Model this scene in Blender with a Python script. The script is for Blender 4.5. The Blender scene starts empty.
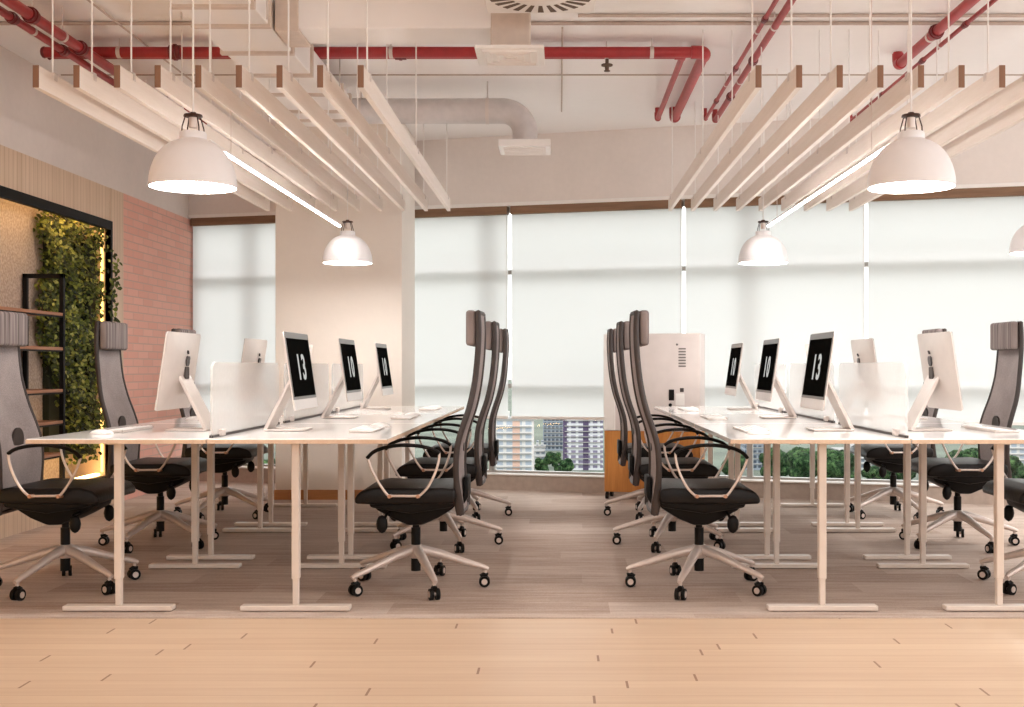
import bpy, bmesh, math, random
from math import pi, sin, cos, radians, atan2, sqrt
from mathutils import Vector, Matrix

random.seed(7)
C = bpy.context.scene.collection
SC = bpy.context.scene

# ---------------------------------------------------------------- camera
F, PX, PY, EYE = 1175.0, 559.0, 366.0, 1.11
CEIL = 3.16
def at(px, py, Y):
    return Vector(((px - PX) * Y / F, Y, EYE + (PY - py) * Y / F))
cam = bpy.data.cameras.new('camera')
cam.sensor_width = 36.0
cam.lens = 36.0 * F / 1024.0
cam.shift_x = -(PX - 512.0) / 1024.0
cam.shift_y = (PY - 353.5) / 1024.0
cam.clip_start, cam.clip_end = 0.05, 6000
camo = bpy.data.objects.new('camera', cam)
C.objects.link(camo)
camo.location = (0, 0, EYE)
camo.rotation_euler = (pi / 2, 0, 0)
SC.camera = camo

# ---------------------------------------------------------------- materials
def srgb(r, g, b):
    f = lambda c: (c / 255 / 12.92) if c / 255 <= 0.04045 else ((c / 255 + 0.055) / 1.055) ** 2.4
    return (f(r), f(g), f(b), 1)

class NT:
    def __init__(s, name):
        s.m = bpy.data.materials.new(name); s.m.use_nodes = True
        s.t = s.m.node_tree; s.t.nodes.clear()
        s.out = s.n('ShaderNodeOutputMaterial')
    def n(s, typ, **kw):
        x = s.t.nodes.new(typ)
        for k, v in kw.items():
            if k.startswith('i_'):
                x.inputs[k[2:].replace('_', ' ')].default_value = v
            else:
                setattr(x, k, v)
        return x
    def l(s, a, b): s.t.links.new(a, b)
    def coord(s, scale=(1, 1, 1), loc=(0, 0, 0), kind='Object'):
        tc = s.n('ShaderNodeTexCoord'); mp = s.n('ShaderNodeMapping')
        mp.inputs['Scale'].default_value = scale; mp.inputs['Location'].default_value = loc
        s.l(tc.outputs[kind], mp.inputs['Vector']); return mp.outputs['Vector']
    def math(s, op, a, b=None):
        x = s.n('ShaderNodeMath', operation=op)
        for i, v in enumerate((a, b)):
            if v is None: continue
            if isinstance(v, (int, float)): x.inputs[i].default_value = v
            else: s.l(v, x.inputs[i])
        return x.outputs[0]
    def ramp(s, fac, stops):
        r = s.n('ShaderNodeValToRGB'); e = r.color_ramp.elements
        while len(e) < len(stops): e.new(0.5)
        for k, (p, c) in enumerate(stops):
            e[k].position = p; e[k].color = c
        s.l(fac, r.inputs['Fac']); return r.outputs['Color']
    def mix(s, fac, a, b):
        x = s.n('ShaderNodeMix', data_type='RGBA')
        for i, v in ((0, fac), (6, a), (7, b)):
            if isinstance(v, (int, float, tuple)): x.inputs[i].default_value = v
            else: s.l(v, x.inputs[i])
        return x.outputs[2]
    def pbr(s, col, rough=0.5, metal=0.0, spec=0.5, bump=None, bstr=0.2, bdist=0.01):
        p = s.n('ShaderNodeBsdfPrincipled')
        if isinstance(col, tuple): p.inputs['Base Color'].default_value = col
        else: s.l(col, p.inputs['Base Color'])
        if isinstance(rough, (int, float)): p.inputs['Roughness'].default_value = rough
        else: s.l(rough, p.inputs['Roughness'])
        p.inputs['Metallic'].default_value = metal
        p.inputs['Specular IOR Level'].default_value = spec
        if bump is not None:
            b = s.n('ShaderNodeBump'); b.inputs['Strength'].default_value = bstr
            b.inputs['Distance'].default_value = bdist
            s.l(bump, b.inputs['Height']); s.l(b.outputs['Normal'], p.inputs['Normal'])
        s.l(p.outputs[0], s.out.inputs['Surface'])
        return s.m

def plain(name, col, rough=0.5, metal=0.0, var=0.06, scale=20, spec=0.5, bstr=0.0):
    t = NT(name)
    nz = t.n('ShaderNodeTexNoise', i_Scale=scale, i_Detail=4.0)
    t.l(t.coord(), nz.inputs['Vector'])
    lo = tuple(c * (1 - var) for c in col[:3]) + (1,)
    hi = tuple(min(1, c * (1 + var)) for c in col[:3]) + (1,)
    c = t.ramp(nz.outputs['Fac'], [(0.35, lo), (0.65, hi)])
    return t.pbr(c, rough, metal, spec, nz.outputs['Fac'] if bstr else None, bstr)

def emit(name, col, strength):
    t = NT(name)
    e = t.n('ShaderNodeEmission'); e.inputs['Color'].default_value = col
    e.inputs['Strength'].default_value = strength
    t.l(e.outputs[0], t.out.inputs['Surface']); return t.m

def concrete(name, col, var=0.10):
    t = NT(name)
    v = t.coord()
    a = t.n('ShaderNodeTexNoise', i_Scale=1.3, i_Detail=8.0, i_Roughness=0.62); t.l(v, a.inputs['Vector'])
    b = t.n('ShaderNodeTexNoise', i_Scale=22.0, i_Detail=5.0); t.l(v, b.inputs['Vector'])
    s = t.math('ADD', t.math('MULTIPLY', a.outputs['Fac'], 0.75), t.math('MULTIPLY', b.outputs['Fac'], 0.25))
    lo = tuple(c * (1 - var) for c in col[:3]) + (1,)
    hi = tuple(min(1, c * (1 + var * 0.6)) for c in col[:3]) + (1,)
    return t.pbr(t.ramp(s, [(0.35, lo), (0.65, hi)]), 0.8, 0, 0.3, b.outputs['Fac'], 0.08)

def wood(name, col, col2, axis=2, scale=1.0, rough=0.5, lines=True):
    t = NT(name)
    sc = [9 * scale] * 3; sc[axis] = 0.55 * scale
    v = t.coord(tuple(sc))
    a = t.n('ShaderNodeTexNoise', i_Scale=2.5, i_Detail=7.0, i_Roughness=0.6, i_Distortion=0.4); t.l(v, a.inputs['Vector'])
    f = t.n('ShaderNodeTexNoise', i_Scale=14.0, i_Detail=3.0); t.l(v, f.inputs['Vector'])
    s = t.math('ADD', t.math('MULTIPLY', a.outputs['Fac'], 0.7), t.math('MULTIPLY', f.outputs['Fac'], 0.3))
    return t.pbr(t.ramp(s, [(0.35, col2), (0.62, col)]), rough, 0, 0.4, s, 0.05)

M = {}
M['white'] = plain('white_paint', srgb(236, 232, 228), 0.45, var=0.015)
M['desk'] = plain('white_laminate', srgb(240, 238, 236), 0.09, var=0.01, scale=4)
M['desk_edge'] = wood('desk_edge_band', srgb(226, 200, 176), srgb(212, 182, 154), 1)
M['leg'] = plain('white_steel', srgb(232, 220, 210), 0.35, var=0.02)
M['ceiling'] = concrete('ceiling_plaster', srgb(242, 238, 236), 0.02)
M['concrete'] = concrete('beige_plaster', srgb(228, 219, 213), 0.06)
M['pillar'] = concrete('pillar_plaster', srgb(232, 223, 214), 0.03)
M['slat'] = wood('slat_veneer', srgb(238, 228, 220), srgb(230, 219, 209), 1)
M['slat_end'] = wood('slat_end_grain', srgb(146, 108, 84), srgb(128, 92, 70), 2)
M['red'] = plain('red_pipe_paint', srgb(158, 40, 42), 0.4, var=0.08)
M['darkred'] = plain('red_fitting_paint', srgb(112, 30, 34), 0.4, var=0.08)
M['duct'] = plain('duct_metal', srgb(236, 230, 226), 0.5, 0.0, var=0.02, scale=3)
M['duct_flange'] = plain('duct_flange_metal', srgb(206, 188, 174), 0.5, 0.0, var=0.04)
M['duct_round'] = plain('round_duct_metal', srgb(206, 200, 198), 0.45, 0.15, var=0.04)
M['slot'] = plain('dark_slot', srgb(96, 78, 64), 0.7)
M['conduit'] = plain('conduit_metal', srgb(186, 168, 156), 0.45, 0.2)
M['black_plastic'] = plain('black_plastic', srgb(13, 10, 9), 0.5, var=0.1, spec=0.22)
M['black_metal'] = plain('black_metal', srgb(12, 10, 9), 0.6, 0.0, var=0.1, spec=0.2)
M['leather'] = plain('black_leather', srgb(15, 10, 9), 0.4, var=0.12, scale=60, spec=0.28, bstr=0.15)
M['rail'] = plain('back_rail', srgb(56, 46, 43), 0.5, var=0.06)
M['alu'] = plain('polished_aluminium', srgb(224, 210, 202), 0.42, 0.4, var=0.03)
M['alu_matte'] = plain('matte_aluminium', srgb(214, 204, 198), 0.4, 0.45, var=0.02)
M['bolt'] = plain('copper_bolt', srgb(196, 150, 122), 0.4, 0.4)
M['screen'] = plain('screen_glass', srgb(18, 18, 17), 0.5, var=0.02, spec=0.0)
M['bezel'] = plain('screen_bezel', srgb(110, 104, 100), 0.3, var=0.02)
M['chin'] = plain('white_chin', srgb(236, 232, 230), 0.35, var=0.01)
M['digit'] = emit('clock_digit_light', srgb(225, 225, 220), 0.75)
M['logo'] = plain('dark_logo', srgb(52, 46, 46), 0.3)
M['key'] = plain('white_keys', srgb(240, 238, 236), 0.5, var=0.01)
M['oak'] = wood('cabinet_oak', srgb(206, 140, 72), srgb(184, 116, 56), 2)
M['base_oak'] = wood('baseboard_oak', srgb(196, 140, 92), srgb(178, 122, 78), 0)
M['cab'] = plain('cabinet_grey', srgb(214, 204, 200), 0.5, var=0.03, scale=8)
M['header'] = wood('blind_header_walnut', srgb(138, 106, 80), srgb(118, 88, 66), 0)
M['frame'] = plain('window_frame_alu', srgb(170, 166, 162), 0.4, 0.3)
M['shelf'] = wood('shelf_board', srgb(176, 122, 88), srgb(150, 98, 66), 1)
M['lamp_in'] = emit('lamp_diffuser', (1.0, 0.955, 0.91, 1), 62.0)
M['led'] = emit('linear_light_diffuser', (1.0, 0.965, 0.93, 1), 85.0)
M['warm_led_side'] = emit('warm_led_side', (1.0, 0.60, 0.16, 1), 4.0)
M['warm_led'] = emit('warm_led', (1.0, 0.62, 0.24, 1), 20.0)
M['lampcap'] = plain('lamp_cap_bronze', srgb(70, 48, 40), 0.4, 0.5)
M['lamp_white'] = plain('lamp_enamel', srgb(238, 236, 238), 0.55, var=0.01)

def mk_brick():
    t = NT('pink_brick')
    v = t.coord()
    sw = t.n('ShaderNodeSeparateXYZ'); t.l(v, sw.inputs[0])
    cb = t.n('ShaderNodeCombineXYZ'); t.l(sw.outputs['Y'], cb.inputs['X']); t.l(sw.outputs['Z'], cb.inputs['Y'])
    b = t.n('ShaderNodeTexBrick')
    b.inputs['Scale'].default_value = 1.0
    b.inputs['Brick Width'].default_value = 0.24; b.inputs['Row Height'].default_value = 0.065
    b.inputs['Mortar Size'].default_value = 0.006; b.inputs['Mortar Smooth'].default_value = 0.3
    b.inputs['Color1'].default_value = srgb(236, 184, 168); b.inputs['Color2'].default_value = srgb(228, 170, 154)
    b.inputs['Mortar'].default_value = srgb(206, 172, 160)
    t.l(cb.outputs[0], b.inputs['Vector'])
    nz = t.n('ShaderNodeTexNoise', i_Scale=3.0, i_Detail=6.0); t.l(v, nz.inputs['Vector'])
    c = t.mix(t.math('MULTIPLY', nz.outputs['Fac'], 0.35), b.outputs['Color'], srgb(214, 176, 160))
    inv = t.math('SUBTRACT', 1.0, b.outputs['Fac'])
    return t.pbr(c, 0.85, 0, 0.2, inv, 0.5, 0.006)
M['brick'] = mk_brick()

def mk_panel():   # vertical grooved veneer
    t = NT('veneer_panel')
    v = t.coord((9, 9, 0.5))
    a = t.n('ShaderNodeTexNoise', i_Scale=2.5, i_Detail=6.0); t.l(v, a.inputs['Vector'])
    o = t.coord(); s = t.n('ShaderNodeSeparateXYZ'); t.l(o, s.inputs[0])
    fr = t.math('FRACT', t.math('MULTIPLY', s.outputs['Y'], 1 / 0.06))
    g = t.math('LESS_THAN', fr, 0.14)
    base = t.ramp(a.outputs['Fac'], [(0.3, srgb(208, 182, 156)), (0.7, srgb(222, 198, 174))])
    c = t.mix(t.math('MULTIPLY', g, 0.35), base, srgb(160, 124, 96))
    return t.pbr(c, 0.55, 0, 0.3)
M['panel'] = mk_panel()

def mk_niche():
    t = NT('niche_textured_panel')
    v = t.coord()
    a = t.n('ShaderNodeTexNoise', i_Scale=55.0, i_Detail=3.0); t.l(v, a.inputs['Vector'])
    c = t.ramp(a.outputs['Fac'], [(0.35, srgb(158, 144, 134)), (0.65, srgb(190, 176, 164))])
    return t.pbr(c, 0.85, 0, 0.2, a.outputs['Fac'], 0.3)
M['niche'] = mk_niche()

def mk_carpet():
    t = NT('carpet_planks')
    v = t.coord((1.2, 16, 1))
    a = t.n('ShaderNodeTexNoise', i_Scale=1.6, i_Detail=6.0, i_Roughness=0.7); t.l(v, a.inputs['Vector'])
    o = t.coord()
    f = t.n('ShaderNodeTexNoise', i_Scale=160.0, i_Detail=2.0); t.l(o, f.inputs['Vector'])
    sx = t.n('ShaderNodeSeparateXYZ'); t.l(o, sx.inputs[0])
    row = t.math('FLOOR', t.math('MULTIPLY', sx.outputs['Y'], 1 / 0.25))
    col = t.math('FLOOR', t.math('ADD', sx.outputs['X'], t.math('MULTIPLY', row, 0.37)))
    cb = t.n('ShaderNodeCombineXYZ'); t.l(row, cb.inputs['X']); t.l(col, cb.inputs['Y'])
    w = t.n('ShaderNodeTexWhiteNoise'); t.l(cb.outputs[0], w.inputs['Vector'])
    s = t.math('ADD', t.math('MULTIPLY', a.outputs['Fac'], 0.6), t.math('ADD', t.math('MULTIPLY', f.outputs['Fac'], 0.25), t.math('MULTIPLY', w.outputs['Value'], 0.15)))
    c = t.ramp(s, [(0.32, srgb(160, 140, 127)), (0.5, srgb(188, 170, 158)), (0.68, srgb(210, 196, 186))])
    return t.pbr(c, 0.95, 0, 0.1, f.outputs['Fac'], 0.4, 0.004)
M['carpet'] = mk_carpet()

def mk_floor():
    t = NT('oak_plank_floor')
    o = t.coord(); s = t.n('ShaderNodeSeparateXYZ'); t.l(o, s.inputs[0])
    PW, PL = 0.092, 2.1
    yr = t.math('MULTIPLY', s.outputs['Y'], 1 / PW)
    row = t.math('FLOOR', yr); fy = t.math('FRACT', yr)
    w = t.n('ShaderNodeTexWhiteNoise', noise_dimensions='1D'); t.l(row, w.inputs['W'])
    xr = t.math('ADD', t.math('MULTIPLY', s.outputs['X'], 1 / PL), t.math('MULTIPLY', w.outputs['Value'], 7.0))
    fx = t.math('FRACT', xr); cx = t.math('FLOOR', xr)
    cb = t.n('ShaderNodeCombineXYZ'); t.l(row, cb.inputs['X']); t.l(cx, cb.inputs['Y'])
    w2 = t.n('ShaderNodeTexWhiteNoise'); t.l(cb.outputs[0], w2.inputs['Vector'])
    v = t.coord((0.7, 14, 1))
    a = t.n('ShaderNodeTexNoise', i_Scale=2.0, i_Detail=6.0, i_Roughness=0.6, i_Distortion=0.3); t.l(v, a.inputs['Vector'])
    f = t.math('ADD', t.math('MULTIPLY', a.outputs['Fac'], 0.75), t.math('MULTIPLY', w2.outputs['Value'], 0.25))
    base = t.ramp(f, [(0.3, srgb(203, 174, 147)), (0.75, srgb(216, 191, 164))])
    joint = t.math('LESS_THAN', fx, 0.0042)
    seam = t.math('LESS_THAN', fy, 0.05)
    c1 = t.mix(t.math('MULTIPLY', seam, 0.35), base, srgb(160, 112, 76))
    c = t.mix(t.math('MULTIPLY', joint, 0.85), c1, srgb(128, 86, 58))
    return t.pbr(c, 0.42, 0, 0.35)
M['floor'] = mk_floor()

def mk_fabric():
    t = NT('grey_mesh_fabric')
    v = t.coord((1, 1, 1))
    a = t.n('ShaderNodeTexNoise', i_Scale=220.0, i_Detail=2.0); t.l(v, a.inputs['Vector'])
    b = t.n('ShaderNodeTexNoise', i_Scale=6.0, i_Detail=3.0); t.l(v, b.inputs['Vector'])
    s = t.math('ADD', t.math('MULTIPLY', a.outputs['Fac'], 0.6), t.math('MULTIPLY', b.outputs['Fac'], 0.4))
    c = t.ramp(s, [(0.35, srgb(132, 122, 121)), (0.65, srgb(166, 156, 154))])
    return t.pbr(c, 0.8, 0, 0.2, a.outputs['Fac'], 0.3, 0.003)
M['fabric'] = mk_fabric()
def mk_pad():
    t = NT('striped_headrest_fabric')
    v = t.coord((1, 42, 1))
    a = t.n('ShaderNodeTexNoise', i_Scale=1.5, i_Detail=3.0); t.l(v, a.inputs['Vector'])
    c = t.ramp(a.outputs['Fac'], [(0.35, srgb(92, 82, 80)), (0.65, srgb(150, 138, 135))])
    return t.pbr(c, 0.7, 0, 0.2)
M['pad'] = mk_pad()

def mk_leaf():
    t = NT('green_leaves')
    g = t.n('ShaderNodeNewGeometry')
    c = t.ramp(g.outputs['Random Per Island'], [(0.0, srgb(22, 30, 9)), (0.4, srgb(62, 74, 22)), (0.75, srgb(112, 122, 42)), (1.0, srgb(172, 174, 92))])
    return t.pbr(c, 0.5, 0, 0.4)
M['leaf'] = mk_leaf()
M['soil'] = plain('dark_planter_felt', srgb(34, 38, 22), 0.9)

def mk_blind():
    t = NT('blind_fabric')
    v = t.coord((260, 260, 260)); nz = t.n('ShaderNodeTexNoise', i_Scale=1.0); t.l(v, nz.inputs['Vector'])
    c = t.ramp(nz.outputs['Fac'], [(0.3, (0.91, 0.90, 0.885, 1)), (0.7, (0.94, 0.93, 0.915, 1))])
    a = t.n('ShaderNodeBsdfTranslucent'); b = t.n('ShaderNodeBsdfDiffuse')
    t.l(c, a.inputs['Color']); t.l(c, b.inputs['Color'])
    m = t.n('ShaderNodeMixShader'); m.inputs['Fac'].default_value = 0.15
    t.l(a.outputs[0], m.inputs[1]); t.l(b.outputs[0], m.inputs[2]); t.l(m.outputs[0], t.out.inputs['Surface'])
    return t.m
M['blind'] = mk_blind()

def mk_glass():
    t = NT('window_glass')
    tr = t.n('ShaderNodeBsdfTransparent'); tr.inputs['Color'].default_value = (0.95, 0.97, 0.97, 1)
    gl = t.n('ShaderNodeBsdfGlossy'); gl.inputs['Roughness'].default_value = 0.02
    fr = t.n('ShaderNodeFresnel'); fr.inputs['IOR'].default_value = 1.3
    m = t.n('ShaderNodeMixShader'); t.l(fr.outputs[0], m.inputs['Fac'])
    t.l(tr.outputs[0], m.inputs[1]); t.l(gl.outputs[0], m.inputs[2]); t.l(m.outputs[0], t.out.inputs['Surface'])
    return t.m
M['glass'] = mk_glass()

def mk_frost():
    t = NT('frosted_acrylic')
    nz = t.n('ShaderNodeTexNoise', i_Scale=40.0); t.l(t.coord(), nz.inputs['Vector'])
    tr = t.n('ShaderNodeBsdfTransparent'); tr.inputs['Color'].default_value = (0.96, 0.97, 0.97, 1)
    tl = t.n('ShaderNodeBsdfTranslucent'); tl.inputs['Color'].default_value = (0.93, 0.93, 0.93, 1)
    df = t.n('ShaderNodeBsdfDiffuse'); df.inputs['Color'].default_value = (0.93, 0.93, 0.93, 1)
    a = t.n('ShaderNodeMixShader'); a.inputs['Fac'].default_value = 0.5
    t.l(tl.outputs[0], a.inputs[1]); t.l(df.outputs[0], a.inputs[2])
    m = t.n('ShaderNodeMixShader')
    t.l(t.math('ADD', 0.43, t.math('MULTIPLY', nz.outputs['Fac'], 0.04)), m.inputs['Fac'])
    t.l(tr.outputs[0], m.inputs[1]); t.l(a.outputs[0], m.inputs[2]); t.l(m.outputs[0], t.out.inputs['Surface'])
    return t.m
M['frost'] = mk_frost()

def facade(name, wall, win, fh=3.0, fw=2.6, stripe=None):
    t = NT(name)
    o = t.coord(); s = t.n('ShaderNodeSeparateXYZ'); t.l(o, s.inputs[0])
    fz = t.math('FRACT', t.math('MULTIPLY', s.outputs['Z'], 1 / fh))
    fx = t.math('FRACT', t.math('MULTIPLY', t.math('ADD', s.outputs['X'], s.outputs['Y']), 1 / fw))
    a = t.math('MULTIPLY', t.math('GREATER_THAN', fz, 0.42), t.math('GREATER_THAN', fx, 0.36))
    c = t.mix(a, wall, win)
    if stripe:
        fs = t.math('FRACT', t.math('MULTIPLY', t.math('ADD', s.outputs['X'], s.outputs['Y']), 1 / (fw * 3)))
        c = t.mix(t.math('LESS_THAN', fs, 0.26), c, stripe)
    return t.pbr(c, 0.7, 0, 0.2)
M['f_pink'] = facade('facade_white_pink', srgb(206, 203, 200), srgb(164, 172, 184), 2.4, 3.4, srgb(206, 172, 156))
M['f_grey'] = facade('facade_blue_grey', srgb(140, 148, 158), srgb(72, 82, 96), 2.2, 2.2)
M['f_purple'] = facade('facade_white_purple', srgb(206, 206, 210), srgb(124, 118, 140), 2.2, 3.2, srgb(86, 74, 100))
M['f_white'] = facade('facade_white', srgb(186, 186, 186), srgb(124, 132, 142), 2.6, 2.4)
M['roofing'] = plain('flat_roof', srgb(146, 144, 142), 0.9, scale=0.2)
def mk_tree():
    t = NT('tree_foliage')
    nz = t.n('ShaderNodeTexNoise', i_Scale=0.7, i_Detail=6.0, i_Roughness=0.75); t.l(t.coord(), nz.inputs['Vector'])
    c = t.ramp(nz.outputs['Fac'], [(0.38, srgb(8, 20, 12)), (0.5, srgb(36, 60, 36)), (0.64, srgb(88, 116, 72))])
    return t.pbr(c, 0.9, 0, 0.1, nz.outputs['Fac'], 1.0, 0.8)
M['tree'] = mk_tree()
M['bark'] = plain('tree_bark', srgb(70, 56, 44), 0.9, scale=2)
M['ground'] = plain('city_ground', srgb(84, 92, 80), 0.95, var=0.3, scale=0.02)

# ---------------------------------------------------------------- mesh builder
class MB:
    def __init__(s): s.bm = bmesh.new()
    def _new(s, tmp):
        me = bpy.data.meshes.new('t'); tmp.to_mesh(me); tmp.free(); s.bm.from_mesh(me); bpy.data.meshes.remove(me)
    def box(s, x0, x1, y0, y1, z0, z1, bev=0.0, seg=2, mat=0, rot=None):
        t = bmesh.new(); bmesh.ops.create_cube(t, size=1)
        for v in t.verts:
            v.co = Vector(((x0 + x1) / 2 + v.co.x * (x1 - x0), (y0 + y1) / 2 + v.co.y * (y1 - y0), (z0 + z1) / 2 + v.co.z * (z1 - z0)))
        if bev: bmesh.ops.bevel(t, geom=list(t.edges), offset=bev, segments=seg, profile=0.5, affect='EDGES')
        if rot is not None: bmesh.ops.transform(t, matrix=rot, verts=t.verts)
        for f in t.faces: f.material_index = mat
        s._new(t); return s
    def prism(s, pts, axis, a, b, bev=0.0, seg=2, mat=0):
        """pts: 2-D outline in the two other axes, extruded along axis from a to b"""
        t = bmesh.new()
        def mk(p, q):
            return {'x': (q, p[0], p[1]), 'y': (p[0], q, p[1]), 'z': (p[0], p[1], q)}[axis]
        va = [t.verts.new(mk(p, a)) for p in pts]; vb = [t.verts.new(mk(p, b)) for p in pts]
        t.faces.new(va); t.faces.new(list(reversed(vb)))
        n = len(pts)
        for i in range(n): t.faces.new((va[i], vb[i], vb[(i + 1) % n], va[(i + 1) % n]))
        bmesh.ops.recalc_face_normals(t, faces=t.faces)
        if bev: bmesh.ops.bevel(t, geom=list(t.edges), offset=bev, segments=seg, profile=0.5, affect='EDGES')
        for f in t.faces: f.material_index = mat
        s._new(t); return s
    def tube(s, pts, r, n=12, ry=None, mat=0, up=None, cap=True):
        """swept (elliptical) tube along pts; r number or list; ry second radius"""
        pts = [Vector(p) for p in pts]; k = len(pts)
        rr = r if isinstance(r, (list, tuple)) else [r] * k
        r2 = rr if ry is None else (ry if isinstance(ry, (list, tuple)) else [ry] * k)
        t = bmesh.new(); rings = []; prev = None
        for i, p in enumerate(pts):
            d = (pts[min(i + 1, k - 1)] - pts[max(i - 1, 0)]).normalized()
            if prev is None:
                u = Vector(up) if up else (Vector((0, 0, 1)) if abs(d.z) < 0.9 else Vector((0, 1, 0)))
            else: u = prev
            u = (u - d * u.dot(d)).normalized(); prev = u; w = d.cross(u)
            rings.append([t.verts.new(p + u * (rr[i] * cos(2 * pi * j / n)) + w * (r2[i] * sin(2 * pi * j / n))) for j in range(n)])
        for i in range(k - 1):
            for j in range(n):
                t.faces.new((rings[i][j], rings[i][(j + 1) % n], rings[i + 1][(j + 1) % n], rings[i + 1][j]))
        if cap: t.faces.new(list(reversed(rings[0]))); t.faces.new(rings[-1])
        bmesh.ops.recalc_face_normals(t, faces=t.faces)
        for f in t.faces: f.material_index = mat; f.smooth = True
        s._new(t); return s
    def lathe(s, prof, c=(0, 0, 0), n=40, mat=0, closed=False):
        t = bmesh.new(); rings = []
        for r, z in prof:
            if r < 1e-5: rings.append([t.verts.new((c[0], c[1], c[2] + z))])
            else: rings.append([t.verts.new((c[0] + r * cos(2 * pi * j / n), c[1] + r * sin(2 * pi * j / n), c[2] + z)) for j in range(n)])
        pairs = list(zip(rings, rings[1:])) + ([(rings[-1], rings[0])] if closed else [])
        for A, B in pairs:
            for j in range(n):
                j2 = (j + 1) % n
                if len(A) == 1 and len(B) == 1: continue
                if len(A) == 1: t.faces.new((A[0], B[j2], B[j]))
                elif len(B) == 1: t.faces.new((A[j], A[j2], B[0]))
                else: t.faces.new((A[j], A[j2], B[j2], B[j]))
        bmesh.ops.recalc_face_normals(t, faces=t.faces)
        for f in t.faces: f.material_index = mat; f.smooth = True
        s._new(t); return s
    def ball(s, c, r, sub=2, sc=(1, 1, 1), mat=0):
        t = bmesh.new(); bmesh.ops.create_icosphere(t, subdivisions=sub, radius=r)
        for v in t.verts: v.co = Vector((v.co.x * sc[0], v.co.y * sc[1], v.co.z * sc[2])) + Vector(c)
        for f in t.faces: f.material_index = mat; f.smooth = True
        s._new(t); return s
    def xf(s, m): bmesh.ops.transform(s.bm, matrix=m, verts=s.bm.verts); return s
    def build(s, name, mats, parent=None, smooth=None, loc=None, rotz=0):
        me = bpy.data.meshes.new(name); s.bm.to_mesh(me); s.bm.free()
        for m in (mats if isinstance(mats, (list, tuple)) else [mats]): me.materials.append(M[m] if isinstance(m, str) else m)
        if smooth is not None:
            for p in me.polygons: p.use_smooth = True
            try: me.set_sharp_from_angle(angle=radians(smooth))
            except Exception: pass
        o = bpy.data.objects.new(name, me); C.objects.link(o)
        if parent is not None: o.parent = parent
        if loc is not None: o.location = loc
        if rotz: o.rotation_euler.z = rotz
        return o

def tag(o, label=None, cat=None, group=None, kind=None):
    if label: o['label'] = label
    if cat: o['category'] = cat
    if group: o['group'] = group
    if kind: o['kind'] = kind
    return o
def thing(name, label, cat, loc=(0, 0, 0), rotz=0, group=None):
    o = bpy.data.objects.new(name, None); C.objects.link(o)
    o.empty_display_size = 0.1
    o.location = loc; o.rotation_euler.z = rotz
    return tag(o, label, cat, group)
def struct(o): o['kind'] = 'structure'; return o
def copy_tree(o, parent=None):
    c = o.copy(); C.objects.link(c)
    if parent is not None: c.parent = parent
    for ch in list(o.children): copy_tree(ch, c)
    return c

# ---------------------------------------------------------------- room shell
TH = math.atan(0.28); SQ = sqrt(1 + 0.28 ** 2)
WO = Vector((0, 10.33, 0))                      # a point of the window wall
def wy(x): return 10.33 - 0.28 * x
def wu(px):                                     # along-wall coordinate under an image column
    o = px - PX; x = 10.33 * o / (F + 0.28 * o); return x * SQ
LX, RX, BY = -3.57, 5.6, -1.2
# wall-local frame: +x along the wall, -y into the room
def walled(o): o.location = WO; o.rotation_euler.z = -TH; return o

fl = MB().prism([(LX - 0.6, BY), (RX, BY), (RX, 5.165), (LX - 0.6, 5.165)], 'z', -0.2, 0.0).build('floor_wood', 'floor'); struct(fl)
cp = MB().prism([(LX - 0.6, 5.165), (RX, 5.165), (RX, wy(RX) + 0.1), (LX - 0.6, wy(LX - 0.6) + 0.1)], 'z', -0.2, 0.004).build('floor_carpet', 'carpet'); struct(cp)
ce = MB().prism([(LX - 0.6, BY), (RX, BY), (RX, wy(RX) + 0.1), (LX - 0.6, wy(LX - 0.6) + 0.1)], 'z', CEIL, CEIL + 0.3).build('ceiling', 'ceiling'); struct(ce)

U0, U1 = (LX - 0.5) * SQ, (RX + 0.1) * SQ
ZS, ZH = 0.15, 2.545
wb = MB().box(U0, U1, 0, 0.3, ZH, CEIL).build('wall_back', 'concrete'); walled(struct(wb))
kb = MB().box(U0, U1, 0, 0.3, 0, ZS - 0.012, 0.004).build('baseboard_back', plain('sill_face', srgb(176, 160, 148), 0.6)); walled(struct(kb))
sl = MB().box(U0, U1, -0.015, 0.3, ZS - 0.012, ZS, 0.003).build('trim_1', 'white'); walled(struct(sl))
tl = MB().box(U0, U1, -0.012, 0.02, ZH - 0.012, ZH + 0.02, 0.003).build('trim_2', 'white'); walled(struct(tl))

# left wall and its lit recess
NZ0, NZ1, NY0, NY1, ND = 0.24, 2.31, 2.0, 9.34, 0.30
WT0 = 2.525
wl = MB()
wl.box(LX - 0.6, LX, BY, 11.6, WT0, CEIL).build('wall_left', 'concrete'); struct(C.objects['wall_left'])
p = MB()
p.box(LX - 0.02 - 0.5, LX - 0.02, BY, 9.62, NZ1, WT0)
p.box(LX - 0.03, LX, BY, 9.62, 2.255, WT0)
p.box(LX - 0.5, LX, BY, 9.62, 0, NZ0)
p.box(LX - 0.5, LX, BY, NY0, NZ0, 2.26)
struct(p.build('wall_left_veneer', 'panel'))
struct(MB().box(LX - 0.5, LX + 0.004, NY1, 9.62, NZ0, WT0 - 0.0).build('trim_3', 'panel'))
struct(MB().box(LX - 0.5, LX + 0.003, 9.62, 11.6, 0, WT0).build('wall_left_brick', 'brick'))
struct(MB().box(LX - 0.5, LX - ND, NY0, NY1, NZ0, NZ1).build('wall_left_recess', 'niche'))
pr = MB()
pr.box(LX - 0.03, LX + 0.012, NY0, NY1 + 0.03, 2.192, 2.262, 0.002)
pr.box(LX - 0.04, LX + 0.012, NY1 - 0.0, NY1 + 0.03, NZ0, 2.2, 0.002)
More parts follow.
